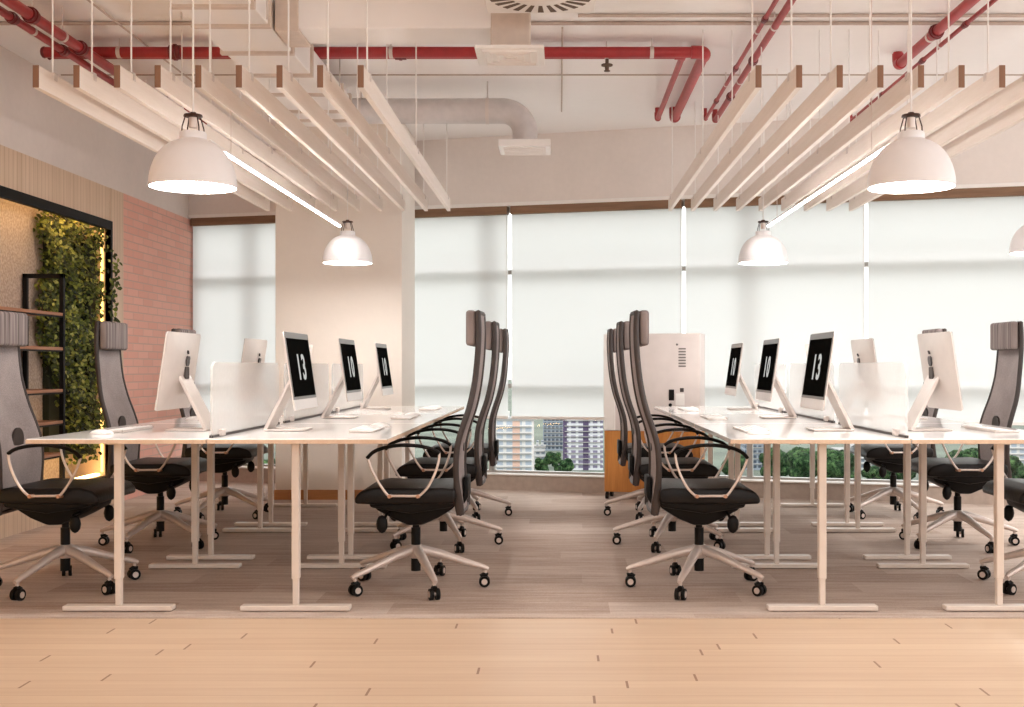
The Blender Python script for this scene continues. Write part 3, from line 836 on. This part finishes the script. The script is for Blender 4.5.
# ---------------------------------------------------------------- pipes, ducts, ceiling gear
HP = EYE + 1.962
def pipe(pts, r, lb, couplings=(), hang=(), mat='red', name='red_pipe', cat='pipe', grp='red sprinkler pipes', bend=0.0):
    """polyline pipe; corners rounded"""
    pts = [Vector(p) for p in pts]
    t = thing(name, lb, cat, tuple(pts[0]), 0, grp)
    o0 = pts[0]; P = [p - o0 for p in pts]
    Q = [P[0]]
    for i in range(1, len(P) - 1):
        d0 = (P[i - 1] - P[i]).normalized(); d1 = (P[i + 1] - P[i]).normalized(); k = r * 1.8
        a, b = P[i] + d0 * k, P[i] + d1 * k
        for q in range(7):
            s = q / 6; Q.append(a * (1 - s) ** 2 + P[i] * 2 * s * (1 - s) + b * s * s)
    Q.append(P[-1])
    MB().tube(Q, r, 18).build('tube', mat, t, smooth=50)
    for i in range(1, len(P) - 1):
        d0 = (P[i - 1] - P[i]).normalized(); d1 = (P[i + 1] - P[i]).normalized(); k = r * 1.8
        pts2 = [P[i] + d0 * k + (P[i] - (P[i] + d0 * k)) * 0] 
        A = [ (P[i] + d0 * k) * (1 - s) ** 2 + P[i] * 2 * s * (1 - s) + (P[i] + d1 * k) * s * s for s in [q / 8 for q in range(9)]]
        MB().tube([P[i] + d0 * (k + r * 0.8)] + A + [P[i] + d1 * (k + r * 0.8)], r * 1.22, 18).build('elbow', mat, t, smooth=50)
    for c, ax in couplings:
        v = Vector(c) - o0; d = Vector(ax) * 0.035
        MB().tube([v - d, v + d], r * 1.3, 16).tube([v - d * 0.25, v + d * 0.25], r * 1.5, 16).build('coupling', 'darkred' if mat == 'red' else mat, t, smooth=40)
    for c in hang:
        v = Vector(c) - o0
        MB().tube([v + Vector((0, 0, r)), Vector((v.x, v.y, CEIL - o0.z))], 0.004, 8).tube([v - Vector((0.012, 0, 0)), v + Vector((0.012, 0, 0))] if abs((P[1] - P[0]).normalized().x) > .7 else [v - Vector((0, 0.012, 0)), v + Vector((0, 0.012, 0))], r * 1.12, 14).build('hanger', 'alu_matte', t, smooth=40)
    return t
ZA = 7.35; ZB = 7.425
# thick and thin runs across the room, turning toward the windows
EZ = 9.33
tk = pipe([(-3.22, ZA, HP), (0.915, ZA, HP), (0.915, EZ, HP), (0.915, EZ, CEIL)], 0.034, 'thick red pipe running across the ceiling, turning toward the windows', [((-2.4, ZA, HP), (1, 0, 0)), ((-0.2, ZA, HP), (1, 0, 0))], [((x, ZA, HP)) for x in (-2.75, -1.05, 0.58)])
MB().ball((0, 0, 0), 0.038, 2, (0.6, 1, 1)).build('end_cap', 'darkred', tk, smooth=60)
tn = pipe([(-3.22, ZB, HP - 0.002), (0.782, ZB, HP - 0.002), (0.782, EZ, HP - 0.002), (0.782, EZ, CEIL)], 0.020, 'slimmer red pipe directly behind the thick crosswise red pipe', [((-1.0, ZB, HP - 0.002), (1, 0, 0))], [((x, ZB, HP - 0.002)) for x in (-2.45, 0.3)])
MB().ball((0, 0, 0), 0.027, 2, (0.6, 1, 1)).build('end_cap', 'darkred', tn, smooth=60)
v = at(607, 65, ZB) ; vx = v.x + 3.22
MB().tube([(vx, 0, -0.018), (vx, 0, -0.055)], 0.011, 12).lathe([(0.0, -0.05), (0.036, -0.055), (0.036, -0.063), (0.014, -0.067), (0.012, -0.09), (0.02, -0.094), (0.02, -0.098), (0.0, -0.098)], (vx, 0, 0), 20).build('sprinkler_head', 'slot', tn, smooth=40)
# lengthwise runs
HL = EYE + 1.88
pipe([(-2.955, 4.6, HL), (-2.955, EZ, HL), (-2.955, EZ, CEIL)], 0.022, 'slimmer of the two lengthwise red pipes above the plant wall side', [((-2.955, y, HL), (0, 1, 0)) for y in (6.35, 7.0)], [(-2.955, y, HL) for y in (6.6, 8.4)])
pipe([(-2.832, 4.6, HL), (-2.832, EZ, HL), (-2.832, EZ, CEIL)], 0.030, 'thicker of the two lengthwise red pipes above the plant wall side', [((-2.832, y, HL), (0, 1, 0)) for y in (6.3, 6.95)], [(-2.832, y, HL) for y in (6.7, 8.5)])
HR = HP
pipe([(1.165, 4.6, HR), (1.165, 9.35, HR), (1.165, 9.35, CEIL)], 0.013, 'thin red pipe with dark couplings over the inner slats of the right bank', [((1.165, y, HR), (0, 1, 0)) for y in (6.65, 7.75, 8.7)], [(1.165, y, HR) for y in (6.9, 8.2)])
pipe([(1.248, 4.6, HR), (1.248, 9.40, HR), (1.248, 9.40, CEIL)], 0.021, 'thicker red pipe next to the thin one over the inner slats of the right bank', [((1.248, y, HR), (0, 1, 0)) for y in (7.55, 8.55)], [(1.248, y, HR) for y in (6.8, 8.1)])
pipe([(2.215, 4.6, HR), (2.215, 7.68, HR), (2.215, 7.68, CEIL)], 0.030, 'short thick red pipe bending up above the outer slats of the right bank', [((2.215, 6.9, HR), (0, 1, 0))], [(2.215, 7.0, HR)])
pipe([(2.335, 4.6, HR), (2.335, 9.40, HR), (2.335, 9.40, CEIL)], 0.013, 'thin red pipe beside the short thick one over the right bank', [((2.335, y, HR), (0, 1, 0)) for y in (6.75, 7.55, 8.5)], [(2.335, y, HR) for y in (7.2, 8.8)])
# grey conduits
CZ = CEIL - 0.013
pipe([(-3.5, 6.985, CZ), (5.4, 6.985, CZ)], 0.011, 'grey conduit crossing the whole ceiling in front of the red pipes', (), (), 'conduit', 'conduit', 'conduit', 'grey ceiling conduits')
pipe([(0.11, 6.83, CZ), (5.4, 6.83, CZ)], 0.010, 'shorter grey conduit starting beside the round swirl diffuser', (), (), 'conduit', 'conduit', 'conduit', 'grey ceiling conduits')
pipe([(-3.5, 8.26, CZ + 0.01), (5.4, 8.26, CZ + 0.01)], 0.006, 'very thin grey conduit crossing the ceiling behind the red pipes', (), (), 'conduit', 'conduit', 'conduit', 'grey ceiling conduits')
pipe([(-2.60, 5.0, CEIL - 0.030), (-2.60, 10.9, CEIL - 0.030)], 0.006, 'grey conduit running lengthwise above the outer slats of the left bank', (), (), 'conduit', 'conduit', 'conduit', 'grey ceiling conduits')
pipe([(0.02, 7.0, CEIL - 0.034), (0.02, 9.3, CEIL - 0.034)], 0.006, 'thin grey conduit running lengthwise above the middle aisle', (), (), 'conduit', 'conduit', 'conduit', 'grey ceiling conduits')

# rectangular supply duct on the left, with flanges
t = thing('supply_duct', 'rectangular ceiling duct with tan flanges above the left slat bank', 'duct', (-1.68, 5.25, EYE + 1.75))
MB().box(-0.19, 0.19, 0, 3.35, 0, 0.17, 0.003, 1).build('duct_body', 'duct', t)
for y in (5.70, 6.03, 6.55, 7.05, 7.55, 8.05, 8.35):
    MB().box(-0.205, 0.205, y - 5.25 - 0.018, y - 5.25 + 0.018, -0.016, 0.185, 0.002, 1).build('flange', 'duct_flange', t)
for y in (0.65, 2.6):
    for sx in (-1, 1): MB().tube([(sx * 0.215, y, -0.01), (sx * 0.215, y, CEIL - EYE - 1.75)], 0.005, 8).build('hanger_rod', 'alu_matte', t)
# branch duct to the square diffuser above the aisle
t = thing('branch_duct', 'flat tan branch duct with square louvred diffuser above the aisle', 'duct', (-0.25, 6.09, EYE + 1.60))
MB().box(-1.20, 0.06, 0.0, 0.30, 0.15, 0.30, 0.004, 1).build('duct_body', 'duct', t)
MB().box(-1.22, -1.10, -0.012, 0.312, 0.135, 0.312, 0.003, 1).build('collar', 'duct_flange', t)
MB().box(-0.105, 0.10, -0.005, 0.20, 0.012, 0.28, 0.008, 2).build('neck', 'duct_flange', t)
xc = -0.235
MB().box(xc - 0.0 - 0.175 + 0.235, xc + 0.175 + 0.235, -0.19, 0.155, -0.004, 0.014, 0.003, 1).build('diffuser_plate', 'white', t)
lv = MB()
for q, s in enumerate((0.14, 0.105, 0.07, 0.035)):
    a, b = s, s - 0.012; z0 = -0.014 + q * 0.001; yo = -0.018
    for bx in ((-a, a, -a, -b), (-a, a, b, a), (-a, -b, -b, b), (b, a, -b, b)):
        lv.box(bx[0], bx[1], bx[2] + yo, bx[3] + yo, z0, -0.003)
lv.build('louvre', 'duct', t)
MB().tube([(-0.33, 0.15, 0.30), (-0.33, 0.15, CEIL - EYE - 1.60)], 0.006, 8).build('hanger_rod', 'alu_matte', t)
# swirl diffuser
t = thing('ceiling_vent', 'white square swirl diffuser with round slotted face above the aisle', 'vent', (-0.09, 5.565, EYE + 1.75))
MB().box(-0.265, 0.265, -0.265, 0.265, 0, 0.022, 0.003, 1).build('face_plate', 'white', t)
sl_ = MB()
for k in range(24):
    m = Matrix.Rotation(2 * pi * k / 24, 4, 'Z') @ Matrix.Rotation(radians(18), 4, 'Z')
    sl_.prism([(0.145, -0.009), (0.245, -0.015), (0.245, 0.015), (0.145, 0.009)], 'z', -0.0025, 0.004)
    vs = sl_.bm.verts[:] 
    bmesh.ops.transform(sl_.bm, matrix=Matrix.Rotation(2 * pi / 24, 4, 'Z'), verts=vs)
sl_.build('swirl_slots', 'slot', t)
MB().lathe([(0.0, -0.008), (0.11, -0.006), (0.125, 0.0), (0.125, 0.006), (0.0, 0.006)], n=40).build('centre_disc', 'duct', t, smooth=40)
MB().box(-0.22, 0.22, -0.22, 0.22, 0.02, CEIL - EYE - 1.75).build('plenum_box', 'duct', t)
# round duct with elbow to a slim diffuser near the windows
ZR, HRd, RR = 8.46, EYE + 1.835, 0.09
x1 = (525 - PX) * ZR / F
t = thing('round_duct', 'grey round ceiling duct with elbow and slim white outlet near the windows', 'duct', (x1, ZR, HRd))
arc = [(-1.24, 0, 0), (-0.8, 0, 0), (-0.4, 0, 0)] + [(-0.16 + 0.16 * sin(a), 0, -0.16 + 0.16 * cos(a)) for a in [k / 10 * pi / 2 for k in range(11)]] + [(0, 0, -0.25)]
MB().tube(arc, RR, 28).build('duct_body', 'duct_round', t, smooth=50)
MB().box(-0.185, 0.185, -0.185, 0.185, -0.285, -0.235, 0.004, 1).build('outlet_plate', 'white', t)
lv = MB()
for q in range(5): lv.box(-0.15, 0.15, -0.14 + q * 0.065, -0.115 + q * 0.065, -0.292, -0.284)
lv.build('louvre', 'duct', t)
for x in (-1.18, -0.27):
    MB().tube([(x, 0, RR), (x, 0, CEIL - HRd)], 0.005, 8).tube([(x - 0.012, 0, 0), (x + 0.012, 0, 0)], RR * 1.04, 28).build('hanger', 'alu_matte', t, smooth=40)

# ---------------------------------------------------------------- shelf unit and plants in the recess
SX = LX - ND
t = thing('shelf_unit', 'black metal shelf frame with brown boards in the lit wall recess', 'shelf', (SX + 0.005, 8.47, NZ0))
topz = 1.775 - NZ0
pf = 0.016
for y in (0.0, -1.55, -3.1):
    for x, w in ((pf + 0.004, pf), (ND - pf, pf)):
        MB().box(x - w, x + w, y - pf, y + pf, 0, topz, 0.002, 1).build('post', 'black_metal', t)
    MB().box(0.004, ND, y - pf, y + pf, topz - 2 * pf, topz, 0.002, 1).build('top_bar', 'black_metal', t)
for h in (0.382, 0.135, -0.165, -0.39, -0.62):
    z = EYE + h - NZ0
    MB().box(0.01, ND - 0.004, -3.1 + pf, -pf, z - 0.022, z, 0.002, 1).build('shelf_board', 'shelf', t)
    MB().box(ND - 0.024, ND - 0.006, -3.1 + pf, -pf, z - 0.034, z - 0.022, 0.001, 1).build('shelf_rail', 'black_metal', t)

rg = random.Random(11)
t = thing('living_wall', 'lush green climbing plant wall at the end of the lit recess', 'plant', (SX, 8.9, 0.30))
MB().box(0.002, 0.05, -0.10, 0.42, 0.12, 1.80, 0.004, 1).box(0.002, 0.20, 0.30, 0.42, 0.12, 1.80, 0.004, 1).build('planter_panel', 'soil', t)
lb_ = bmesh.new()
def leaf(c, nrm, size):
    n = nrm.normalized(); u = n.cross(Vector((rg.uniform(-1, 1), rg.uniform(-1, 1), rg.uniform(-1, 1)))).normalized(); w = n.cross(u)
    P = [(-0.5, 0, 0), (-0.15, 0.32, 0.06), (0.25, 0.26, 0.05), (0.6, 0, -0.08), (0.25, -0.26, 0.05), (-0.15, -0.32, 0.06)]
    vs = [lb_.verts.new(c + (u * a + w * b + n * d) * size) for a, b, d in P]
    mid0 = lb_.verts.new(c + (u * 0.0) * size)
    for i in range(6): lb_.faces.new((vs[i], vs[(i + 1) % 6], mid0))
cnt = 0
while cnt < 6500:
    y = rg.uniform(-0.29, 0.46); z = rg.uniform(0.0, 1.98)
    # outline: wide above, narrow below, ragged
    ymin = -0.26 + 0.04 * sin(z * 9) if z > 1.0 else (-0.26 + (1.0 - z) * 0.55 if z > 0.45 else 0.08 + (0.45 - z) * 0.15)
    ztop = 1.94 - 0.12 * max(0, y) + 0.03 * sin(y * 23 + 1); zbot = 0.05 + 0.07 * (1 + sin(y * 31))
    if y < ymin or z > ztop or z < zbot: continue
    dmax = 0.10 + 0.14 * (y + 0.25) / 0.7 + 0.03 * sin(z * 13 + y * 7)
    x = dmax * (rg.random() ** 0.45) + rg.uniform(-0.02, 0.05)
    x = max(0.015, x)
    if rg.random() < 0.02: x += 0.07
    yy = min(y, NY1 - 8.9 - 0.035) if x < ND + 0.03 else y
    leaf(Vector((x, yy, z)), Vector((rg.uniform(0.2, 1.2), rg.uniform(-1.0, 0.1), rg.uniform(-0.2, 0.9))), rg.uniform(0.026, 0.046)); cnt += 1
for k in range(90):       # trailing sprays over the recess edge
    z = rg.choice([0.55, 0.9, 1.15, 1.32, 1.45, 1.5, 1.62]) + rg.uniform(-0.07, 0.07)
    leaf(Vector((ND + rg.uniform(0.02, 0.07), rg.uniform(0.32, 0.50), z)), Vector((1, -0.6, rg.uniform(-.3, .8))), rg.uniform(0.03, 0.05))
k = MB(); k._new(lb_); k.build('foliage', 'leaf', t)

# ---------------------------------------------------------------- mobile cabinet by the window
t = thing('mobile_cabinet', 'pale grey cabinet with orange wooden base on casters, standing before the blinds', 'cabinet')
cl = at(604, 400, 9.77); t.location = (cl.x, 9.77, 0.004); t.rotation_euler.z = -TH
Wc, Dc, Zb, Zm, Zt = 0.805, 0.25, 0.062, 0.57, 1.373
MB().box(0, Wc, 0, Dc, Zm, Zt, 0.004, 1).build('body', 'cab', t)
MB().box(0.002, Wc - 0.002, 0.004, Dc, Zb, Zm, 0.003, 1).build('wooden_base', 'oak', t)
MB().box(-0.002, 0.095, -0.006, 0.02, Zm + 0.002, Zt - 0.002, 0.003, 1).build('side_strip', 'white', t)
def cpx(px): return (px - 604) / 101 * Wc
def cz(py): return EYE + (PY - py) * 9.6 / F
MB().box(cpx(672.5), cpx(678), -0.006, 0.004, cz(401), cz(390), 0.002, 1).build('display_panel', 'black_plastic', t)
MB().tube([(cpx(674), -0.006, cz(405.5)), (cpx(674), 0.004, cz(405.5))], 0.014, 16).build('round_socket', 'black_plastic', t, smooth=40)
MB().box(cpx(684), cpx(688), -0.005, 0.004, cz(392.5), cz(388.5), 0.002, 1).build('small_switch', 'rail', t)
MB().box(cpx(679.5), cpx(688.5), -0.003, 0.004, cz(406), cz(394), 0.001, 1).build('cover_plate', 'white', t)
lv = MB()
for q in range(7): lv.box(cpx(682.5), cpx(690), -0.003, 0.002, cz(350 + q * 2.9), cz(348.6 + q * 2.9))
lv.build('vent_slots', 'bezel', t)
MB().tube([(cpx(681), -0.005, cz(345)), (cpx(681), 0.004, cz(345))], 0.009, 12).build('lock', 'bezel', t)
for x in (0.02, Wc - 0.05):
    for y in (0.035, Dc - 0.05):
        MB().tube([(x - 0.012, y, 0.027), (x + 0.012, y, 0.027)], 0.027, 16).tube([(x, y, 0.03), (x, y, 0.066)], 0.012, 10).build('caster', 'black_plastic', t, smooth=40)

# ---------------------------------------------------------------- the city beyond
GZ = -45.0
g = MB().box(-2500, 2500, 60, 4000, GZ - 1, GZ).build('ground', 'ground'); struct(g)
def tower(px0, px1, ytop, Y, mat, lb, depth=18):
    a, b = at(px0, ytop, Y), at(px1, ytop, Y); w = b.x - a.x; h = a.z - GZ
    t = thing('apartment_tower', lb, 'building', ((a.x + b.x) / 2, Y, GZ), 0, 'buildings beyond the windows')
    m = MB().box(-w / 2, w / 2, 0, depth, 0, h)
    m.build('facade', mat, t)
    MB().box(-w / 2 - 0.3, w / 2 + 0.3, -0.3, depth + .3, h, h + 0.9).build('roof', 'roofing', t)
    for k in range(2):
        x = -w * 0.3 + k * w * 0.45
        MB().box(x, x + w * 0.2, depth * 0.3, depth * 0.6, h + 0.9, h + 3.2).build('roof_house', mat, t)
    fr = MB()
    z = 2.6
    bal = MB()
    while z < h - 1:
        bal.box(-w * 0.46, w * 0.46, -0.9, 0, z, z + 0.35); z += 2.4
    bal.build('balcony_slab', 'roofing', t)
tower(492, 533, 421, 420, 'f_pink', 'white apartment tower with pinkish stripes seen under the middle blind')
tower(543, 566, 414, 640, 'f_grey', 'distant blue grey tower seen under the middle blind')
tower(563, 603, 409, 520, 'f_purple', 'white and purple apartment tower seen beside the cabinet')
tower(606, 634, 418, 600, 'f_white', 'pale block standing behind the cabinet, left of the aisle chairs')
tower(534, 545, 448, 530, 'f_white', 'small low white block between the pink striped and blue grey towers', 10)
tower(640, 662, 425, 520, 'f_white', 'pale apartment block seen between the aisle chairs')
tower(745, 768, 432, 520, 'f_grey', 'grey block seen under the right desk row among trees')
tower(840, 900, 452, 520, 'f_white', 'low white building seen under the right desks')
tower(1000, 1050, 440, 480, 'f_pink', 'pale pinkish block seen at the right edge under the desks')
tower(180, 228, 430, 500, 'f_white', 'pale block seen through the narrow window')
def tree(px, ytop, Y, wpx, lb, seed):
    Y = 300 + (seed % 3) * 75
    r = random.Random(seed); top = at(px, ytop, Y); h = top.z - GZ; R = wpx * Y / F / 2
    t = thing('park_tree', lb, 'tree', (top.x, Y, GZ), 0, 'trees beyond the windows')
    MB().tube([(0, 0, 0), (0.2, 0, h * 0.4), (0, 0, h * 0.6)], [0.7, 0.5, 0.3], 8).build('trunk', 'bark', t)
    m = MB()
    for k in range(16):
        a = r.uniform(0, 2 * pi); rr = R * 0.62 * sqrt(r.random()); q = R * r.uniform(0.34, 0.5)
        z = h - q - abs(r.gauss(0, 0.28)) * min(h * .6, R * 2.2) - 0.5 * rr
        m.ball((rr * cos(a), rr * sin(a), z), q, 3, (1, 1, 0.9))
    for vv in m.bm.verts:
        n = vv.co.normalized(); vv.co += Vector((r.uniform(-1, 1), r.uniform(-1, 1), r.uniform(-1, 1))) * R * 0.05
    m.build('crown', 'tree', t)
TR = [(541, 456, 360, 16), (553, 449, 360, 18), (567, 456, 340, 16), (636, 455, 360, 26), (655, 450, 380, 26), (735, 452, 380, 30), (775, 446, 400, 36), (805, 441, 390, 44), (838, 443, 385, 46), (873, 462, 380, 24), (900, 446, 400, 40), (935, 450, 370, 40), (968, 443, 390, 50), (1010, 452, 370, 46), (200, 448, 380, 40), (240, 450, 370, 36), (268, 452, 380, 30)]
WHERE = ['tree at the foot of the pink striped tower', 'tree in front of the blue grey tower', 'tree at the foot of the white and purple tower', 'tree seen between the aisle chairs, beside the pale block', 'tree seen just left of the third right desk leg', 'tree seen under the inner right desk edge', 'tree seen beside the inner right desk legs', 'tall dark tree seen under the right block', 'broad dark tree seen by the near right desk leg', 'tree beside the low white building', 'tree behind the farthest right edge chair', 'tree seen under the near right outer desk', 'wide tree behind the middle right edge chair', 'tree at the right edge below the desks', 'tree seen low in the narrow window, beside the brick wall', 'tree seen low in the middle of the narrow window', 'tree seen low in the narrow window, beside the pillar']
for i, (a, b_, c_, d_) in enumerate(TR): tree(a, b_, c_, d_, 'green ' + WHERE[i], 50 + i)

# ---------------------------------------------------------------- light
w = bpy.data.worlds.new('world'); SC.world = w; w.use_nodes = True
nt = w.node_tree; nt.nodes.clear()
o = nt.nodes.new('ShaderNodeOutputWorld'); bg = nt.nodes.new('ShaderNodeBackground')
bg.inputs['Color'].default_value = (1.0, 0.99, 0.98, 1); bg.inputs['Strength'].default_value = 2.9
nt.links.new(bg.outputs[0], o.inputs[0])

SC.view_settings.view_transform = 'Standard'
SC.view_settings.look = 'None'
SC.view_settings.gamma = 1.0
SC.view_settings.use_curve_mapping = False
SC.view_settings.exposure = 0.04
SC.cycles.max_bounces = 10
SC.cycles.diffuse_bounces = 6
SC.cycles.transparent_max_bounces = 16
SC.cycles.use_denoising = True
